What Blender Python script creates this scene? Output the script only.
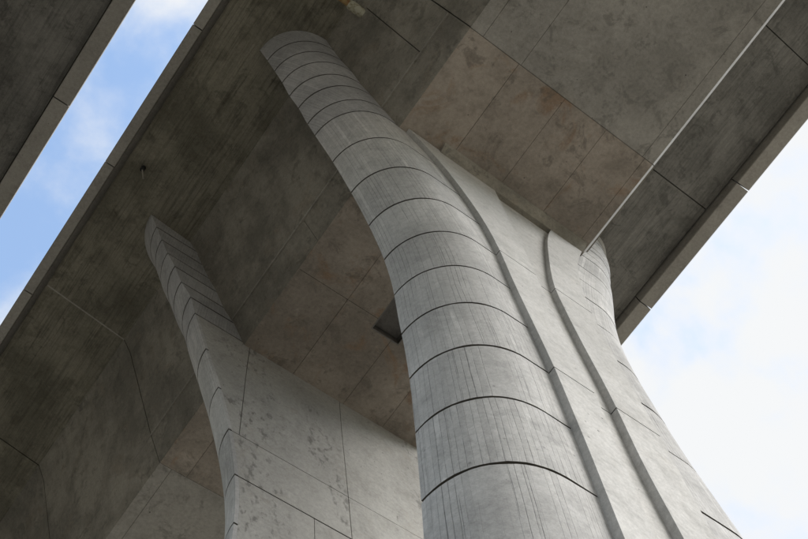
import bpy, math, random
from mathutils import Matrix, Vector
from math import radians as rad
random.seed(7)
sc = bpy.context.scene
for o in list(bpy.data.objects): bpy.data.objects.remove(o)
col = sc.collection
EYE = 1.6                       # eye height; all z below are measured from the eye and lifted by EYE

# ------------------------------------------------------------------ camera
def camera():
    p, r, y = rad(70.19887), rad(344.4933), rad(50.4574)
    f0 = Vector((math.sin(y), math.cos(y), 0)); r0 = Vector((math.cos(y), -math.sin(y), 0)); up0 = Vector((0, 0, 1))
    fw = f0*math.cos(p) + up0*math.sin(p); up = -f0*math.sin(p) + up0*math.cos(p)
    ri = r0*math.cos(r) + up*math.sin(r); u = -r0*math.sin(r) + up*math.cos(r)
    m = Matrix((ri, u, -fw)).transposed().to_4x4(); m.translation = Vector((0, 0, EYE))
    c = bpy.data.cameras.new('camera'); c.sensor_width = 36; c.lens = 968.2/808*36
    c.clip_start = .1; c.clip_end = 5000
    o = bpy.data.objects.new('camera', c); o.matrix_world = m; col.objects.link(o); sc.camera = o
camera()

# ------------------------------------------------------------------ world + sun + exposure
SUN_EL, SUN_AZ = 33, 140         # azimuth measured clockwise from +Y
SKY_ROT = (0.0, 0.0, 0.0); SKY_OFF = (0.4, -4.1, 4.3)
CLOUD = (2.10, 2.13, 2.16, 1)
def world():
    w = bpy.data.worlds.new('World'); sc.world = w; w.use_nodes = True
    nt = w.node_tree; nt.nodes.clear(); N = nt.nodes.new; L = nt.links.new
    sky = N('ShaderNodeTexSky'); sky.sky_type = 'NISHITA'; sky.sun_disc = False
    sky.sun_elevation = rad(SUN_EL); sky.sun_rotation = rad(SUN_AZ); sky.air_density = 1.0; sky.dust_density = .3; sky.ozone_density = 0
    tc = N('ShaderNodeTexCoord'); mp = N('ShaderNodeMapping'); mp.inputs['Location'].default_value = SKY_OFF
    mp.inputs['Scale'].default_value = (1, 1, 1.0)
    L(tc.outputs['Generated'], mp.inputs['Vector'])
    n1 = N('ShaderNodeTexNoise'); n1.inputs['Scale'].default_value = 1.3; n1.inputs['Detail'].default_value = 3; n1.inputs['Roughness'].default_value = .5
    n2 = N('ShaderNodeTexNoise'); n2.inputs['Scale'].default_value = 8.0; n2.inputs['Detail'].default_value = 7; n2.inputs['Roughness'].default_value = .55; n2.inputs['Distortion'].default_value = .15
    L(mp.outputs['Vector'], n1.inputs['Vector']); L(mp.outputs['Vector'], n2.inputs['Vector'])
    a = N('ShaderNodeMath'); a.operation = 'MULTIPLY_ADD'; L(n2.outputs['Fac'], a.inputs[0]); a.inputs[1].default_value = .50
    b = N('ShaderNodeMath'); b.operation = 'MULTIPLY'; L(n1.outputs['Fac'], b.inputs[0]); b.inputs[1].default_value = .68
    L(b.outputs[0], a.inputs[2])
    cr = N('ShaderNodeMapRange'); cr.interpolation_type = 'SMOOTHSTEP'
    cr.inputs['From Min'].default_value = .44; cr.inputs['From Max'].default_value = .66; cr.inputs['To Min'].default_value = .10; cr.inputs['To Max'].default_value = 1.0
    L(a.outputs[0], cr.inputs['Value'])
    mx = N('ShaderNodeMix'); mx.data_type = 'RGBA'; L(cr.outputs['Result'], mx.inputs['Factor'])
    tn = N('ShaderNodeVectorMath'); tn.operation = 'MULTIPLY'; tn.inputs[1].default_value = (.96, 1.02, 1.02); L(sky.outputs[0], tn.inputs[0])
    L(tn.outputs[0], mx.inputs['A']); mx.inputs['B'].default_value = CLOUD
    bg = N('ShaderNodeBackground'); bg.inputs['Strength'].default_value = .15; L(mx.outputs['Result'], bg.inputs['Color'])
    out = N('ShaderNodeOutputWorld'); L(bg.outputs[0], out.inputs['Surface'])
world()
def sun():
    l = bpy.data.lights.new('sun', 'SUN'); l.energy = 1.5; l.angle = rad(45); l.color = (1, .965, .925)
    o = bpy.data.objects.new('sun', l); col.objects.link(o)
    az, el = rad(SUN_AZ), rad(SUN_EL)
    d = Vector((math.sin(az)*math.cos(el), math.cos(az)*math.cos(el), math.sin(el)))
    o.rotation_euler = d.to_track_quat('Z', 'Y').to_euler(); o.location = (30, -40, 60)
sun()
vs = sc.view_settings
vs.view_transform = 'Standard'; vs.look = 'None'; vs.gamma = 1; vs.exposure = 1.55; vs.use_curve_mapping = False

# ------------------------------------------------------------------ materials
class NT:
    def __init__(s, name):
        s.m = bpy.data.materials.new(name); s.m.use_nodes = True; s.t = s.m.node_tree
        s.t.nodes.clear(); s.out = s.n('ShaderNodeOutputMaterial'); s.b = s.n('ShaderNodeBsdfPrincipled')
        s.t.links.new(s.b.outputs[0], s.out.inputs['Surface'])
    def n(s, k): return s.t.nodes.new(k)
    def put(s, v, inp):
        if hasattr(v, 'is_output'): s.t.links.new(v, inp)
        else: inp.default_value = v
    def math(s, op, *a, clamp=False):
        n = s.n('ShaderNodeMath'); n.operation = op; n.use_clamp = clamp
        for i, v in enumerate(a): s.put(v, n.inputs[i])
        return n.outputs[0]
    def map(s, v, sc_=(1, 1, 1), loc=(0, 0, 0)):
        n = s.n('ShaderNodeMapping'); s.put(v, n.inputs['Vector']); n.inputs['Scale'].default_value = sc_; n.inputs['Location'].default_value = loc
        return n.outputs[0]
    def noise(s, v, scale, detail=5, rough=.55, dist=0):
        n = s.n('ShaderNodeTexNoise'); s.put(v, n.inputs['Vector']); n.inputs['Scale'].default_value = scale
        n.inputs['Detail'].default_value = detail; n.inputs['Roughness'].default_value = rough; n.inputs['Distortion'].default_value = dist
        return n.outputs['Fac']
    def ramp(s, v, a, b, lo=0., hi=1.):
        n = s.n('ShaderNodeMapRange'); n.interpolation_type = 'SMOOTHSTEP'; s.put(v, n.inputs['Value'])
        n.inputs['From Min'].default_value = a; n.inputs['From Max'].default_value = b; n.inputs['To Min'].default_value = lo; n.inputs['To Max'].default_value = hi
        return n.outputs['Result']
    def mix(s, f, a, b, mode='MIX'):
        n = s.n('ShaderNodeMix'); n.data_type = 'RGBA'; n.blend_type = mode
        s.put(f, n.inputs['Factor'])
        for v, k in ((a, 'A'), (b, 'B')):
            i = [q for q in n.inputs if q.name == k and q.type == 'RGBA'][0]
            s.put(v if hasattr(v, 'is_output') else (*v[:3], 1), i)
        return [q for q in n.outputs if q.type == 'RGBA'][0]
    def vor(s, v, scale):
        n = s.n('ShaderNodeTexVoronoi'); s.put(v, n.inputs['Vector']); n.inputs['Scale'].default_value = scale
        return n.outputs['Distance'], n.outputs['Color']
    def pos(s): return s.n('ShaderNodeNewGeometry').outputs['Position']
    def objrand(s): return s.n('ShaderNodeObjectInfo').outputs['Random']
    def uv(s): return s.n('ShaderNodeTexCoord').outputs['UV']
    def sep(s, v):
        n = s.n('ShaderNodeSeparateXYZ'); s.put(v, n.inputs[0]); return n.outputs
    def white(s, v):
        n = s.n('ShaderNodeTexWhiteNoise'); n.noise_dimensions = '1D'; s.put(v, n.inputs['W']); return n.outputs['Value']

def concrete(name, base, dark, stain, blotch=.5, board=None, bpitch=.13, bline=.5, streak=None, streakamt=.3, rustamt=.0, rough=.85, holes=.5, bump=.25, var=.12, patch=.3, smear=0, fineboard=0, grain=.42):
    """board: 'uv' (boards along v), 'x' (boards along Y, counted in X), 'z' ; streak: scale triple for a stretched noise"""
    t = NT(name); P = t.pos(); rnd = t.objrand()
    big = t.noise(t.map(P), .45, 5, .6, .4); mid = t.noise(P, 2.2, 7, .62, .2); fine = t.noise(P, 28, 4, .6)
    c = t.mix(t.ramp(big, .38, .66, 0, blotch), base, dark)
    c = t.mix(t.ramp(mid, .48, .72, 0, blotch*.8), c, dark)
    c = t.mix(t.ramp(t.noise(t.map(P, loc=(9, 4, 2)), 1.1, 6, .68, .8), .54, .70, 0, rustamt), c, stain)
    pale = tuple(min(1, x*1.28) for x in base)
    c = t.mix(t.ramp(t.noise(t.map(P, loc=(3, 7, 1)), 3.1, 6, .7, .3), .58, .76, 0, .45), c, pale)
    crisp = t.noise(t.map(P, loc=(5, 1, 8)), 1.7, 7, .74, .5)
    c = t.mix(t.ramp(crisp, .55, .63, 0, patch), c, tuple(x*.72 for x in dark))
    c = t.mix(t.math('MULTIPLY', t.ramp(t.noise(P, 9, 6, .75), .52, .66, 0, patch), t.ramp(big, .42, .55)), c, tuple(x*.8 for x in dark))
    if smear:
        sm = t.noise(t.map(P, (7.5, 7.5, 4)), 1, 5, .6); zone = t.ramp(t.noise(t.map(P, (1.1, 1.1, .45), (2, 2, 6)), 1, 2), .50, .62)
        c = t.mix(t.math('MULTIPLY', t.ramp(sm, .52, .66, 0, smear), zone), c, tuple(x*.62 for x in dark))
    if streak:
        sn = t.noise(t.map(P, streak), 1, 6, .68)
        c = t.mix(t.ramp(sn, .45, .68, 0, streakamt), c, tuple(x*.45 for x in dark))
        c = t.mix(t.ramp(sn, .42, .27, 0, streakamt*.6), c, pale)
    h = t.math('MULTIPLY', fine, .25)
    if board:
        if board == 'uv':
            o = t.sep(t.uv()); u, v = o[0], o[1]
            q3 = t.n('ShaderNodeCombineXYZ'); t.put(u, q3.inputs[0]); t.put(v, q3.inputs[1]); t.put(t.math('MULTIPLY', rnd, 40.), q3.inputs[2]); vec = q3.outputs[0]
            wob = t.noise(t.map(vec, (2, .4, 1)), 1, 2); ls = t.map(vec, (5, .9, 1))
        elif board == 'x':
            o = t.sep(P); u = o[0]; wob = t.noise(t.map(P, (2, .3, 2)), 1, 2); ls = t.map(P, (6, .5, 2))
        else:
            o = t.sep(P); u = t.math('ADD', o[0], t.math('MULTIPLY', o[1], .7)); wob = t.noise(t.map(P, (1, 1, .3)), 1, 2); ls = t.map(P, (4, 4, .5))
        uu = t.math('ADD', t.math('DIVIDE', u, bpitch), t.math('ADD', t.math('MULTIPLY', wob, .5), t.math('MULTIPLY', rnd, 17.)))
        fl = t.math('FLOOR', uu); fr = t.math('FRACT', uu)
        edge = t.math('ABSOLUTE', t.math('SUBTRACT', fr, .5))                  # .5 at the joint
        line = t.ramp(edge, .455, .497, 0, 1)
        brk = t.ramp(t.noise(ls, 1, 5, .7), .42, .58, 0, 1)
        bstr = t.ramp(t.white(t.math('ADD', fl, 3.3)), .1, .85, .0, 1)
        lm = t.math('MULTIPLY', t.math('MULTIPLY', line, brk), t.math('MULTIPLY', bstr, bline))
        if fineboard:
            u2 = t.math('ADD', t.math('DIVIDE', u, fineboard), t.math('ADD', t.math('MULTIPLY', wob, .9), t.math('MULTIPLY', rnd, 31.)))
            f2 = t.math('FLOOR', u2); e2 = t.math('ABSOLUTE', t.math('SUBTRACT', t.math('FRACT', u2), .5))
            l2 = t.math('MULTIPLY', t.ramp(e2, .40, .49), t.math('MULTIPLY', t.ramp(t.noise(t.map(ls, (1.7, 1.3, 1), (4, 2, 1)), 1, 5, .75), .34, .52), t.ramp(t.white(t.math('ADD', f2, .7)), .05, .75)))
            c = t.mix(t.math('MULTIPLY', t.white(f2), .42), c, tuple(x*1.0 for x in dark))
            c = t.mix(t.math('MULTIPLY', l2, .66), c, tuple(x*.35 for x in dark)); h = t.math('SUBTRACT', h, t.math('MULTIPLY', l2, .5))
            c = t.mix(t.math('MULTIPLY', t.ramp(t.white(t.math('ADD', f2, 9.1)), .8, 1), t.ramp(t.noise(t.map(ls, (1, .8, 1), (1, 9, 3)), 1, 5, .7), .45, .6, 0, .5)), c, pale)
        c = t.mix(t.math('MULTIPLY', t.math('SUBTRACT', t.white(fl), .25), .22, clamp=True), c, dark)
        c = t.mix(lm, c, tuple(x*.28 for x in dark))
        h = t.math('SUBTRACT', h, t.math('MULTIPLY', lm, .8)); h = t.math('ADD', h, t.math('MULTIPLY', t.white(fl), .12))
    if holes:
        d, cc = t.vor(P, 7.5); pick = t.ramp(t.sep(cc)[0], .60, .62); sz = t.math('MULTIPLY', t.sep(cc)[1], .13)
        hm = t.math('MULTIPLY', t.math('LESS_THAN', d, t.math('ADD', sz, .01)), pick)
        hm = t.math('MULTIPLY', hm, t.ramp(t.noise(P, 1.3, 3), .44, .58, 0, holes))
        c = t.mix(hm, c, tuple(x*.3 for x in dark)); h = t.math('SUBTRACT', h, hm)
    gr = t.math('ADD', t.math('MULTIPLY', t.math('SUBTRACT', t.noise(t.map(P, loc=(2, 5, 3)), 13, 4, .7), .5), grain*1.6), t.math('MULTIPLY', t.math('SUBTRACT', t.noise(P, 55, 2, .6), .5), grain))
    k = t.math('ADD', t.math('ADD', t.math('MULTIPLY', rnd, var), 1-var/2), gr)
    vm = t.n('ShaderNodeVectorMath'); vm.operation = 'SCALE'; t.put(c, vm.inputs[0]); t.put(k, vm.inputs['Scale']); c = vm.outputs[0]
    t.put(c, t.b.inputs['Base Color'])
    t.put(t.ramp(mid, .3, .7, rough-.12, rough+.08), t.b.inputs['Roughness']); t.b.inputs['Specular IOR Level'].default_value = .35
    bp = t.n('ShaderNodeBump'); bp.inputs['Strength'].default_value = bump; bp.inputs['Distance'].default_value = .02
    t.put(t.math('ADD', h, t.math('MULTIPLY', mid, .5)), bp.inputs['Height']); t.put(bp.outputs[0], t.b.inputs['Normal'])
    return t.m

M = {}
M['column'] = concrete('board_marked_concrete', (.51, .50, .492), (.318, .313, .309), (.34, .30, .24), .65, 'uv', .155, .6, (.9, .9, .12), .14, .05, holes=.5, bump=.35, var=.12, patch=.3, fineboard=.068)
M['panel'] = concrete('smooth_pale_concrete', (.468, .458, .445), (.352, .344, .332), (.34, .29, .23), .5, None, streak=(1.4, 1.4, .25), streakamt=.10, rustamt=.15, holes=.9, var=.08, patch=.26, smear=.22)
M['inner'] = concrete('pier_inner_concrete', (.42, .408, .382), (.32, .308, .285), (.30, .25, .19), .6, None, streak=(1.6, 1.6, .35), streakamt=.14, rustamt=.25, holes=.8, var=.06, patch=.3, smear=.95)
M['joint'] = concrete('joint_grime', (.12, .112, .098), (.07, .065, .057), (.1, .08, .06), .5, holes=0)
M['rusty'] = concrete('brown_stained_soffit_concrete', (.345, .30, .255), (.21, .182, .153), (.255, .168, .108), .85, None, streak=(2.2, .35, 2), streakamt=.12, rustamt=.8, holes=.8, var=.16, patch=.6)
M['soffit'] = concrete('grey_soffit_concrete', (.34, .322, .292), (.205, .194, .175), (.25, .22, .17), .65, None, streak=(2.0, .4, 2), streakamt=.12, rustamt=.2, holes=.9, var=.14, patch=.55)
M['web'] = concrete('web_concrete', (.32, .296, .25), (.175, .163, .137), (.265, .21, .15), .85, None, streak=(.8, 2.2, .5), streakamt=.3, rustamt=.3, holes=.6, var=.14, patch=.55)
M['wing'] = concrete('board_marked_wing_concrete', (.25, .23, .18), (.115, .106, .08), (.18, .135, .085), .8, 'x', .12, .9, (15, .75, 3), .5, .1, holes=.4, bump=.4, var=.10, patch=.5)
M['wing_grey'] = concrete('board_marked_grey_concrete', (.225, .217, .20), (.115, .111, .102), (.17, .15, .12), .8, 'x', .10, .8, (15, .8, 3), .42, .05, holes=.5, bump=.4, var=.10, patch=.6)
M['seam'] = concrete('pale_seam', (.36, .34, .30), (.22, .205, .18), (.28, .23, .18), .8, holes=0, patch=.6)
M['edge'] = concrete('skylit_web_strip_concrete', (.33, .315, .285), (.23, .215, .19), (.28, .23, .17), .7, holes=.5, patch=.5)  # right-hand web strip: sky light on it painted in as a paler colour
M['beam'] = concrete('edge_beam_concrete', (.36, .34, .31), (.25, .235, .212), (.3, .26, .2), .4, None, holes=.4, var=.10)
def plain(name, c, rough=.6, metal=0, stain=None):
    t = NT(name); P = t.pos(); n = t.noise(P, 9, 6, .65); m = t.noise(P, 40, 3)
    k = t.mix(t.ramp(n, .4, .65), c, stain or tuple(x*.5 for x in c)); k = t.mix(t.ramp(m, .55, .75, 0, .5), k, tuple(min(1, x*1.5) for x in c))
    t.put(k, t.b.inputs['Base Color']); t.b.inputs['Roughness'].default_value = rough; t.b.inputs['Metallic'].default_value = metal
    bp = t.n('ShaderNodeBump'); bp.inputs['Strength'].default_value = .4; bp.inputs['Distance'].default_value = .01; t.put(n, bp.inputs['Height']); t.put(bp.outputs[0], t.b.inputs['Normal'])
    return t.m
M['pipe'] = plain('rust_stained_pipe', (.36, .25, .11), .7, 0, (.24, .11, .04))
M['lime'] = plain('lime_crust', (.5, .48, .38), .9, 0, (.25, .22, .13))
M['steel'] = concrete('dull_hatch_steel', (.20, .19, .18), (.15, .14, .13), (.18, .14, .1), .5, holes=0)
M['hole'] = plain('black_rubber', (.015, .015, .015), .8)
def ground_mat():
    t = NT('gravel_and_dry_grass'); P = t.pos()
    g = t.ramp(t.noise(P, .12, 6, .6), .45, .6)
    grav = t.mix(t.noise(P, 30, 4, .7), (.21, .195, .165), (.37, .345, .30)); grass = t.mix(t.noise(P, 18, 5, .7), (.14, .128, .085), (.25, .22, .155))
    t.put(t.mix(g, grav, grass), t.b.inputs['Base Color']); t.b.inputs['Roughness'].default_value = .95
    bp = t.n('ShaderNodeBump'); bp.inputs['Strength'].default_value = .5; t.put(t.noise(P, 25, 4), bp.inputs['Height']); t.put(bp.outputs[0], t.b.inputs['Normal'])
    return t.m
M['ground'] = ground_mat()

# ------------------------------------------------------------------ object helpers
def mesh(name, V, F, mat, parent, uvs=None, smooth=None, z0=EYE):
    """vertices in eye coordinates; stored relative to the parent's base"""
    base = parent.location if parent else Vector((0, 0, 0))
    root = parent.parent.location if parent and parent.parent else Vector((0, 0, 0))
    off = base + root
    me = bpy.data.meshes.new(name); me.from_pydata([(x-off.x, y-off.y, z+z0-off.z) for x, y, z in V], [], F)
    me.materials.append(M[mat])
    if uvs:
        l = me.uv_layers.new(name='UVMap')
        for lp in me.loops: l.data[lp.index].uv = uvs[lp.vertex_index]
    me.validate(); me.update()
    import bmesh
    bm = bmesh.new(); bm.from_mesh(me); bmesh.ops.recalc_face_normals(bm, faces=bm.faces); bm.to_mesh(me); bm.free()
    if smooth:
        me.polygons.foreach_set('use_smooth', [True]*len(me.polygons)); me.set_sharp_from_angle(angle=rad(smooth))
    o = bpy.data.objects.new(name, me); col.objects.link(o); o.parent = parent
    return o
def thing(name, loc, label, cat, group=None):
    o = bpy.data.objects.new(name, None); o.location = loc; o.empty_display_size = .5; col.objects.link(o)
    o['label'] = label; o['category'] = cat
    if group: o['group'] = group
    return o
def tag(o, label, cat, group=None, kind=None):
    if kind: o['kind'] = kind
    if label: o['label'] = label
    if cat: o['category'] = cat
    if group: o['group'] = group
def interp(x, xs, ys):
    if x <= xs[0]: return ys[0]
    for i in range(1, len(xs)):
        if x <= xs[i]:
            t = (x-xs[i-1])/(xs[i]-xs[i-1]); return ys[i-1]+t*(ys[i]-ys[i-1])
    return ys[-1]
def smooth_table(xs, ys):
    """monotone cubic through the table: no kinks between the measured rings"""
    n = len(xs); d = [(ys[i+1]-ys[i])/(xs[i+1]-xs[i]) for i in range(n-1)]
    m = [d[0]]+[(d[i-1]+d[i])/2 if d[i-1]*d[i] > 0 else 0 for i in range(1, n-1)]+[d[-1]]
    def f(x):
        if x <= xs[0]: return ys[0]
        if x >= xs[-1]: return ys[-1]
        i = max(k for k in range(n-1) if xs[k] <= x); h = xs[i+1]-xs[i]; t = (x-xs[i])/h
        return (2*t**3-3*t**2+1)*ys[i]+(t**3-2*t**2+t)*h*m[i]+(-2*t**3+3*t**2)*ys[i+1]+(t**3-t**2)*h*m[i+1]
    return f

# ------------------------------------------------------------------ ground
g = mesh('ground', [(-1500, -1500, -EYE), (1500, -1500, -EYE), (1500, 1500, -EYE), (-1500, 1500, -EYE)], [(0, 1, 2, 3)], 'ground', None)
tag(g, None, None, kind='structure'); g['label'] = 'gravel and dry grass ground under the viaduct'

# ------------------------------------------------------------------ the deck (box girder with wings)
CX = 6.13                                     # centre line of the girder
SOF = (3.63, 20.0); W1 = (3.25, 20.9); W2 = (2.05, 24.15); FI = (1.73, 24.72); WE = (-.74, 25.27)
YMID = 5.63
W1R = (9.068, 20.9)
SEG = [-70, -28, -23.4, -18.8, -14.2, -9.6, -5.0, -.4, 11.55, 16.15, 20.75, 25.35, 29.95, 34.55, 90]
def mir(p): return (2*CX-p[0], p[1])
def slab(name, P, Q, y0, y1, mat, parent, t=.12, proud=0., gap=(.012, .012, .012, .012)):
    """flat slab on the line P->Q of the cross-section (outside on the right of P->Q when z is up and P,Q run left to right as seen from below)"""
    dx, dz = Q[0]-P[0], Q[1]-P[1]; L = math.hypot(dx, dz); ux, uz = dx/L, dz/L
    nx, nz = uz, -ux                           # outward
    if nz > 0 and abs(nz) > .05: nx, nz = -nx, -nz
    a = (P[0]+ux*gap[0]+nx*proud, P[1]+uz*gap[0]+nz*proud); b = (Q[0]-ux*gap[1]+nx*proud, Q[1]-uz*gap[1]+nz*proud)
    c = (b[0]-nx*t, b[1]-nz*t); d = (a[0]-nx*t, a[1]-nz*t); ya, yb = y0+gap[2], y1-gap[3]
    V = [(p[0], y, p[1]) for y in (ya, yb) for p in (a, b, c, d)]
    F = [(0, 1, 2, 3), (7, 6, 5, 4), (0, 4, 5, 1), (1, 5, 6, 2), (2, 6, 7, 3), (3, 7, 4, 0)]
    return mesh(name, V, F, mat, parent)
HX0, HX1, HY0, HY1 = 5.78, 6.48, 5.12, 6.10    # hatch in the soffit
def deck():
    D = thing('viaduct_deck', (CX, YMID, 0), 'wide concrete box girder deck with brown soffit resting on the two pale piers', 'bridge deck', 'viaduct decks')
    # structural core a little behind the panels: sheets round the box, the wings and the top
    i = .035; y0, y1 = -70, 90
    def lift(p, dx, dz): return (p[0]+dx, p[1]+dz)
    left = [lift(SOF, .06, .05), lift(W1, .07, .03), lift(W2, .07, .03), lift(FI, .05, .05), lift(WE, 0, .06), (-.74, 25.55)]
    V, F = [], []
    def sheet(a, b, ya, yb):
        k = len(V); V.extend([(a[0], ya, a[1]), (b[0], ya, b[1]), (b[0], yb, b[1]), (a[0], yb, a[1])]); F.append((k, k+1, k+2, k+3))
    for a, b in zip(left, left[1:]):
        sheet(a, b, y0, y1); sheet(mir(a), mir(b), y0, y1)
    a, b = left[0], mir(left[0])
    sheet(a, b, y0, HY0-.05); sheet(a, b, HY1+.05, y1); sheet(a, (HX0-.05, a[1]), HY0-.05, HY1+.05); sheet((HX1+.05, a[1]), b, HY0-.05, HY1+.05)
    sheet((-.74, 25.55), (2*CX+.74, 25.55), y0, y1)
    mesh('core', V, F, 'joint', D)
    mesh('road_slab', [(x, y, z) for y in (y0, y1) for x, z in ((-1.0, 25.56), (2*CX+1.0, 25.56), (2*CX+1.0, 25.8), (-1.0, 25.8))],
         [(0, 1, 2, 3), (7, 6, 5, 4), (0, 4, 5, 1), (1, 5, 6, 2), (2, 6, 7, 3), (3, 7, 4, 0)], 'beam', D)
    R = lambda: random.uniform(0, .006)
    for k in range(len(SEG)-1):
        a, b = SEG[k], SEG[k+1]; pier = (a == -.4)
        for s in (0, 1):
            mm = (lambda p: p) if s == 0 else (lambda p: W1R if p == W1 else mir(p))
            slab('wing_panel', mm(WE), mm(FI), a, b, 'wing' if s == 0 else 'wing_grey', D, proud=R(), gap=(0, .0, .016, .016))
            slab('fillet_panel', mm(FI), mm(W2), a, b, 'web', D, proud=R()*.5, gap=(0, 0, .012, .012))
            if pier:
                for c, d in ((a, .62), (.62, b-.03)):
                    slab('web_panel', mm(W2), mm(W1), c, d, 'web', D, proud=.03+R()*.4, gap=(0, .0, .01, .01))
                for c, d in ((a, 5.1), (5.1, b)):
                    slab('web_strip', mm(W1), mm(SOF), c, d, 'web' if s == 0 else 'edge', D, proud=R()*.3, gap=(-.02, .0, .006, .006))
            else:
                slab('web_panel', mm(W2), mm(W1), a, b, 'web', D, proud=R(), gap=(0, .0, .016, .016)); slab('web_strip', mm(W1), mm(SOF), a, b, 'web' if s == 0 else 'edge', D, proud=.0, gap=(-.004, .0, .016, .016))
        xs0, xs1 = SOF[0], 2*CX-SOF[0]
        def sp(x0, x1, c, d, gap=(.004, .004, .005, .005), mat=None, pr=None):
            slab('soffit_panel', (x0, 20.), (x1, 20.), c, d, mat or ('rusty' if pier else 'soffit'), D, proud=(R() if pr is None else pr), gap=gap)
        cw = .0
        e0, e1 = xs0, xs1-cw
        if pier:
            for x0, x1 in ((e0, 4.9), (4.9, 6.15), (6.15, 7.3), (7.3, 8.4), (8.4, e1)): sp(x0, x1, a, 2.9)
            z_ = .003
            sp(e0, 4.93, 2.9, 5.85); sp(e0, 4.93, 5.85, 8.5)
            sp(4.93, HX0, 2.9, 5.85, (.004, 0, .004, .004), pr=z_); sp(4.93, HX0, 5.85, HY1, (.004, 0, .004, 0), pr=z_)
            sp(HX0, HX1, 2.9, HY0, (0, 0, .004, 0), pr=z_); sp(HX1, 7.4, 2.9, HY1, (0, .004, .004, 0), pr=z_)
            sp(4.93, 6.3, HY1, 8.5, (.004, .004, 0, .004), pr=z_); sp(6.3, 7.4, HY1, 8.5, (.004, .004, 0, .004), pr=z_)
            sp(7.4, e1, 2.9, 5.85); sp(7.4, e1, 5.85, 8.5)
            for x0, x1 in ((e0, 4.34), (4.34, 6.15), (6.15, 7.3), (7.3, e1)): sp(x0, x1, 8.5, b)
        elif a < 0:
            for x0, x1 in ((e0, 3.95), (3.95, 4.95), (4.95, 8.33), (8.33, e1)): sp(x0, x1, a, b)
        else:
            for x0, x1 in ((e0, 3.95), (3.95, 6.1), (6.1, 8.3), (8.3, e1)): sp(x0, x1, a, b)
    # thin pale seam along the web strip, and a grout ridge across the segment joint
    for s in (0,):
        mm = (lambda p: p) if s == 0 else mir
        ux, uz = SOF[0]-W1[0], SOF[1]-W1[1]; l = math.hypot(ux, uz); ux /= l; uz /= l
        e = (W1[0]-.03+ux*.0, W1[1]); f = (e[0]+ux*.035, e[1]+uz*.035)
        slab('pale_seam', mm(e), mm(f), -.4, 11.55, 'seam', D, t=.06, proud=.012, gap=(0, 0, .02, .02))
        slab('pale_seam', mm(WE), mm(FI), 11.53, 11.57, 'seam', D, t=.05, proud=.008, gap=(.02, .0, 0, 0))
    # precast edge beams, open joints between them
    for s, off, xo in ((0, 3.45, -1.17), (1, 2.73, 13.50)):
        for k in range(-17, 21):
            ya, yb = off+4.2*(k-1)+.016, off+4.2*k-.016
            xi = -.90 if s == 0 else 2*CX+.80
            zt = 26.3; zb = 24.93; ch = .03*(1 if s == 0 else -1)
            sec = [(xi, 25.7), (xi, zb+.02), (xi-ch*.6, zb), (xo+ch, zb), (xo, zb+.03), (xo+ch*4, zt), (xo+ch*9, zt), (xo+ch*9, 25.7)]
            V = [(x, y, z) for y in (ya, yb) for x, z in sec]; n = len(sec)
            F = [tuple(range(n)), tuple(range(2*n-1, n-1, -1))]+[(i_, (i_+1) % n, n+(i_+1) % n, n+i_) for i_ in range(n)]
            mesh('edge_beam', V, F, 'beam', D)
    # access hatch
    H = mesh('hatch_frame', *frame_box(HX0, HX1, HY0, HY1, 20.0, 20.30, .03), 'steel', D)
    mesh('hatch_cover', *box(HX0+.01, HX1-.01, HY0+.01, HY1-.01, 20.26, 20.29), 'steel', H)
    return D
def box(x0, x1, y0, y1, z0, z1):
    V = [(x, y, z) for z in (z0, z1) for x, y in ((x0, y0), (x1, y0), (x1, y1), (x0, y1))]
    return V, [(3, 2, 1, 0), (4, 5, 6, 7), (0, 1, 5, 4), (1, 2, 6, 5), (2, 3, 7, 6), (3, 0, 4, 7)]
def frame_box(x0, x1, y0, y1, z0, z1, t):
    V, F = [], []
    for a in (box(x0-t, x0, y0-t, y1+t, z0-.008, z1), box(x1, x1+t, y0-t, y1+t, z0-.008, z1), box(x0, x1, y0-t, y0, z0-.008, z1), box(x0, x1, y1, y1+t, z0-.008, z1)):
        k = len(V); V += a[0]; F += [tuple(i+k for i in f) for f in a[1]]
    return V, F
DECK = deck()

# ------------------------------------------------------------------ the pier leaves
PZ = [-1.6, 3, 7.5, 8.9, 10.3, 11.7, 13.1, 14.5, 15.9, 17.3, 18.7, 20.1, 20.8, 21.5, 22.2, 22.9, 23.6, 24.3, 25.0]
PYF = [2.60, 2.56, 2.51, 2.49, 2.45, 2.42, 2.37, 2.30, 2.24, 2.20, 2.15, 2.09, 2.06, 2.03, 2.02, 1.97, 1.96, 1.92, 1.80]
PXC = [2.65, 3.1, 3.51, 3.62, 3.71, 3.75, 3.75, 3.67, 3.45, 3.12, 2.72, 2.30, 2.11, 1.82, 1.56, 1.30, 1.04, .79, .50]
PYI = [3.44, 3.44, 3.43, 3.43, 3.43, 3.43, 3.40, 3.37, 3.34, 3.30, 3.26, 3.25, 3.25, 3.18, 3.17, 3.11, 3.08, 3.06, 3.04]
PC = [5.96, 5.97, 5.98, 5.98, 5.98, 6.02, 6.05, 6.08, 6.13, 6.18, 6.22, 6.24, 6.24, 6.23, 6.22, 6.21, 6.18, 6.14, 6.1]
yf, xcl_, yi, cc = (smooth_table(PZ, a) for a in (PYF, PXC, PYI, PC))
XDX = 0.
def xcl(z): return xcl_(z)+XDX*interp(z, [8, 14, 17, 20, 23], [1, 1, .8, .45, 0])
rx = smooth_table([-2, 7.5, 14.5, 20, 25], [1.0, .98, 1.05, 1.1, 1.2])
RA0 = smooth_table([-1.6, 3, 6.66, 8.7, 10.2, 12, 14.3, 16.3, 17.9, 18.9, 19.8, 20.1], [4.15, 4.45, 4.77, 4.97, 5.06, 5.11, 5.11, 4.98, 4.70, 4.38, 3.92, 3.72])
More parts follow.
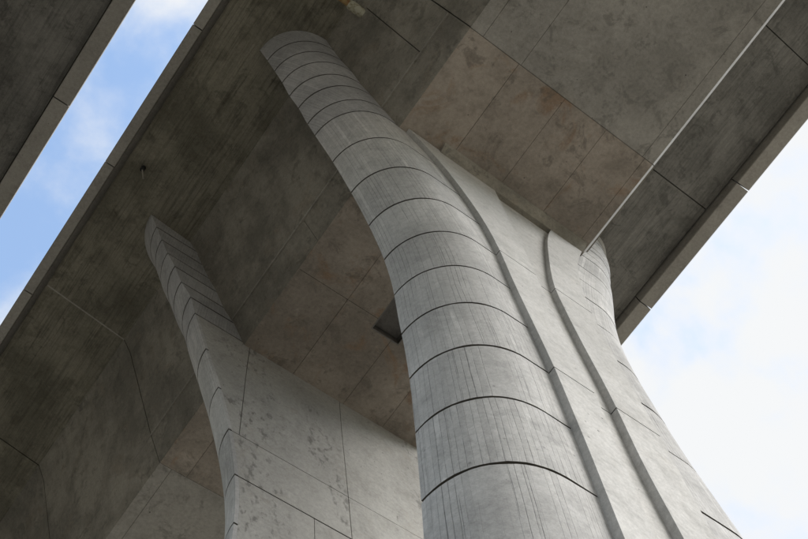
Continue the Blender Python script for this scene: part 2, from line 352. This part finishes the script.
RA1 = smooth_table([-1.6, 3, 7.05, 10, 14, 17.84, 20.1], [4.65, 4.95, 5.30, 5.68, 5.84, 6.00, 6.08])
RB0 = smooth_table([-1.6, 3, 7.5, 8.95, 10.15, 11.1, 12.3, 13.7, 14.5, 17.33, 18.6, 19.9, 20.1], [5.30, 5.55, 5.84, 5.93, 6.04, 6.12, 6.17, 6.22, 6.26, 6.88, 7.22, 7.66, 7.75])
RB1 = smooth_table([-1.6, 3, 8.54, 9.96, 11.3, 12.7, 14.06, 15.39, 16.8, 18.2, 19.7, 20.1], [5.85, 6.15, 6.60, 6.75, 6.86, 6.95, 7.02, 7.17, 7.49, 7.90, 8.47, 8.63])
RIB = .10
def leaf_y(y, flip): return 2*YMID-y if flip else y
def end_path(z, side, inset=0., upper=False):
    """plan points of one rounded end: from the inner crease round to the rib (or, above the soffit, to the web)"""
    pts = []; xc, y1, y0, r = xcl(z), yi(z), yf(z), rx(z)
    ry = y1-y0
    end = (4.3 if upper else (RA0(z) if side == 0 else 2*cc(z)-RB1(z)))
    if upper:
        for q in (1., .66, .33): pts.append((xc+(4.3-xc)*q, y1, 0, 1))
        pts.append((xc, y1, -.5, .9))
    else: pts.append((xc, y1, -1, 0))
    n = 18
    for k in range(1, n+1):
        a = math.pi/2*k/n; pts.append((xc+r-r*math.cos(a), y1-ry*math.sin(a), -math.cos(a)/r, -math.sin(a)/ry))
    end = max(end, xc+r+.02)
    for q in (.33, .66, 1.): pts.append((xc+r+(end-xc-r)*q, y0, 0, -1))
    out = []
    for x, y, nx, ny in pts:
        l = math.hypot(nx, ny); x -= nx/l*inset; y -= ny/l*inset
        if side: x = 2*cc(z)-x
        out.append((x, y))
    return out
def shell(name, zs, outer, inner, mat, parent, flip, smooth=30, grime=True, ragged=False):
    """solid between two stacks of plan paths"""
    V, uv = [], []; n = len(outer[0]); m = len(zs)
    u0 = random.uniform(0, 5)
    for st in (outer, inner):
        for z, path in zip(zs, st):
            u = 0
            for k, (x, y) in enumerate(path):
                if k: u += math.hypot(x-path[k-1][0], y-path[k-1][1])
                dz = 0.
                if ragged and z in (zs[0], zs[-1]): dz = .0045*math.sin(u*3.1+u0*9)*math.sin(u*7.7+z*5)+random.uniform(-.0035, .0035)
                V.append((x, leaf_y(y, flip), z+dz)); uv.append((u+u0, z))
    F = []; B = n*m
    for j in range(m-1):
        for k in range(n-1):
            a = j*n+k; F.append((a, a+1, a+n+1, a+n)); F.append((B+a+n, B+a+n+1, B+a+1, B+a))
    for k in range(n-1):
        F.append((k+1, k, B+k, B+k+1)); a = (m-1)*n+k; F.append((a, a+1, B+a+1, B+a))
    for j in range(m-1):
        a = j*n; F.append((a, a+n, B+a+n, B+a)); a = j*n+n-1; F.append((a+n, a, B+a, B+a+n))
    o = mesh(name, V, F, mat, parent, uv, smooth)
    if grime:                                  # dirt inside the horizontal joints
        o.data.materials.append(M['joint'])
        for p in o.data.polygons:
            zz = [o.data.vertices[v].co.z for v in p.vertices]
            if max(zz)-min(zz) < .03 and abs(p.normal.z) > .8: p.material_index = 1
    return o
BANDS = [-1.6, .5, 1.9, 3.3, 4.7, 6.1, 7.5, 8.9, 10.3, 11.7, 13.1, 14.5, 15.9, 17.3, 18.7, 20.1, 20.8, 21.5, 22.2, 22.9, 23.6, 24.3, 25.3]
LIFTS = [-1.6, 1.9, 6.1, 10.3, 14.5, 19.985]
def lin(a, b, n): return [a+(b-a)*k/n for k in range(n+1)]
def leaf(label, flip):
    global XDX
    XDX = .12 if flip else 0.
    Lf = thing('bridge_pier', (CX, leaf_y(2.9, flip), 0), label, 'bridge pier', 'twin piers')
    # core
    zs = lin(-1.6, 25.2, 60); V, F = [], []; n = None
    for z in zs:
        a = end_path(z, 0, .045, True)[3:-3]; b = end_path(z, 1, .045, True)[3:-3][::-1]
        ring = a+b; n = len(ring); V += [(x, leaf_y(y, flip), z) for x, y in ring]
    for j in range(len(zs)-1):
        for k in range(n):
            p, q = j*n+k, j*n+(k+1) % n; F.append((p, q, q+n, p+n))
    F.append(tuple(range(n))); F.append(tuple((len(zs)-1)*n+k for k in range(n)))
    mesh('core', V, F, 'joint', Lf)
    g = .023
    for side in (0, 1):
        for z0, z1 in zip(BANDS, BANDS[1:]):
            up = z0 >= 20
            zz = lin(z0+g, z1-g, 4)
            pr = random.uniform(-.0015, .0025)
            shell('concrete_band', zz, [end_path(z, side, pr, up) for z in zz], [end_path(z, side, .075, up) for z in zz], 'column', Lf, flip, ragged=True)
    # raised ribs, channel between them
    for nm, e0, e1, pr, mat in (('raised_rib', RA0, RA1, RIB, 'panel'), ('raised_rib', RB0, RB1, RIB, 'panel'), ('channel_floor', RA1, RB0, -.004, 'panel')):
        for z0, z1 in zip(LIFTS, LIFTS[1:]):
            zz = lin(z0+(.012 if z0 > 0 else 0), z1-.012, 10)
            def row(z, d):
                a, b = e0(z), e1(z)
                if nm == 'channel_floor': a -= .05; b += .05
                return [(a+(b-a)*q, yf(z)-d) for q in (0, .5, 1)]
            shell(nm, zz, [row(z, pr) for z in zz], [row(z, -.08) for z in zz], mat, Lf, flip)
    # flat inner face
    cols = []
    for z0, z1, xs in ((15.9, 20.095, (None, 3.78, 6.2, 8.45, None)), (14.5, 15.9, (None, 6.2, None)), (10.3, 14.5, (None, 5.4, 7.2, None)), (6.1, 10.3, (None, 5.4, 7.2, None)), (1.9, 6.1, (None, 6.2, None)), (-1.6, 1.9, (None, 6.2, None))):
        for k in range(len(xs)-1):
            gz0 = .018 if z0 == 14.5 else .006; gz1 = .018 if z1 == 14.5 else .006
            zz = lin(z0+gz0, z1-gz1, 8)
            def row(z, d):
                a = xcl(z)+.078 if xs[k] is None else xs[k]+.008
                b = 2*cc(z)-xcl(z)-.078 if xs[k+1] is None else xs[k+1]-.008
                return [(a, yi(z)-d), ((a+b)/2, yi(z)-d), (b, yi(z)-d)]
            pr = random.uniform(0, .006)
            shell('face_panel', zz, [row(z, pr) for z in zz], [row(z, .08) for z in zz], 'inner', Lf, flip)
    # bearing strip under the soffit, in front of the ribs
    V = [(x, leaf_y(y, flip), z) for x in (4.62, 8.56) for y, z in ((1.79, 19.99), (1.86, 19.93), (2.0, 19.80), (2.2, 19.80), (2.2, 19.99))]
    F = [(0, 1, 2, 3, 4), (9, 8, 7, 6, 5)]+[(k, (k+1) % 5, 5+(k+1) % 5, 5+k) for k in range(5)]
    mesh('bearing_strip', V, F, 'web', Lf)
    return Lf
PIER1 = leaf('pale grey nearer pier with ringed rounded side and two swooping raised ribs', False)
PIER2 = leaf('farther pier at lower left with broad flat stained face and narrow ringed edge', True)

# ------------------------------------------------------------------ second deck across the slit of sky
def copy_tree(o, dx, label, parent=None):
    c = o.copy(); col.objects.link(c); c.parent = parent
    if parent is None: c.location.x += dx; c['label'] = label
    for ch in list(o.children): copy_tree(ch, 0, None, c)
    return c
DX = -2.60-13.50
copy_tree(DECK, DX, 'dark neighbouring deck filling the top left corner beyond the strip of blue sky')
copy_tree(PIER1, DX, 'nearer pier under the neighbouring deck at far left')
copy_tree(PIER2, DX, 'farther pier under the neighbouring deck at far left')

# ------------------------------------------------------------------ small fittings
def tube(name, pts, r, mat, parent, n=14, cap=True):
    V, F = [], []
    for k, p in enumerate(pts):
        p = Vector(p); a = Vector(pts[max(k-1, 0)]); b = Vector(pts[min(k+1, len(pts)-1)]); d = (b-a).normalized()
        e = d.orthogonal().normalized() if k == 0 else (e0-d*e0.dot(d)).normalized(); e0 = e; f = d.cross(e)
        rr = r[k] if isinstance(r, (list, tuple)) else r
        for j in range(n):
            t = 2*math.pi*j/n; V.append(tuple(p+(e*math.cos(t)+f*math.sin(t))*rr))
    for k in range(len(pts)-1):
        for j in range(n): F.append((k*n+j, k*n+(j+1) % n, (k+1)*n+(j+1) % n, (k+1)*n+j))
    if cap: F.append(tuple(range(n))); F.append(tuple((len(pts)-1)*n+j for j in range(n)))
    return mesh(name, V, F, mat, parent, None, 40)
dp = thing('drain_pipe', (1.2, .78, 24.2+EYE), 'rusty drain pipe with pale crust at its end, beside the top of the nearer pier', 'drain pipe')
tube('pipe', [(.1, .78, 25.0), (.12, .78, 24.5), (.2, .78, 24.3), (.4, .79, 24.2), (1.2, .79, 24.17), (1.93, .79, 24.14)], .085, 'pipe', dp)
tube('collar', [(1.62, .79, 24.155), (1.66, .79, 24.155), (1.82, .79, 24.15), (1.93, .79, 24.145), (2.06, .79, 24.14)], [.09, .12, .135, .125, .12], 'lime', dp, 12)
sp_ = thing('drain_spout', (-.29, 7.3, 25.0+EYE), 'small black drain spout under the left wing above the farther pier', 'drain spout')
tube('collar', [(-.29, 7.3, 25.25), (-.29, 7.3, 24.93)], .06, 'hole', sp_)
tube('hose', [(-.29, 7.3, 24.95), (-.27, 7.32, 24.92), (-.22, 7.38, 24.90), (-.14, 7.48, 24.90)], .022, 'web', sp_, 8)
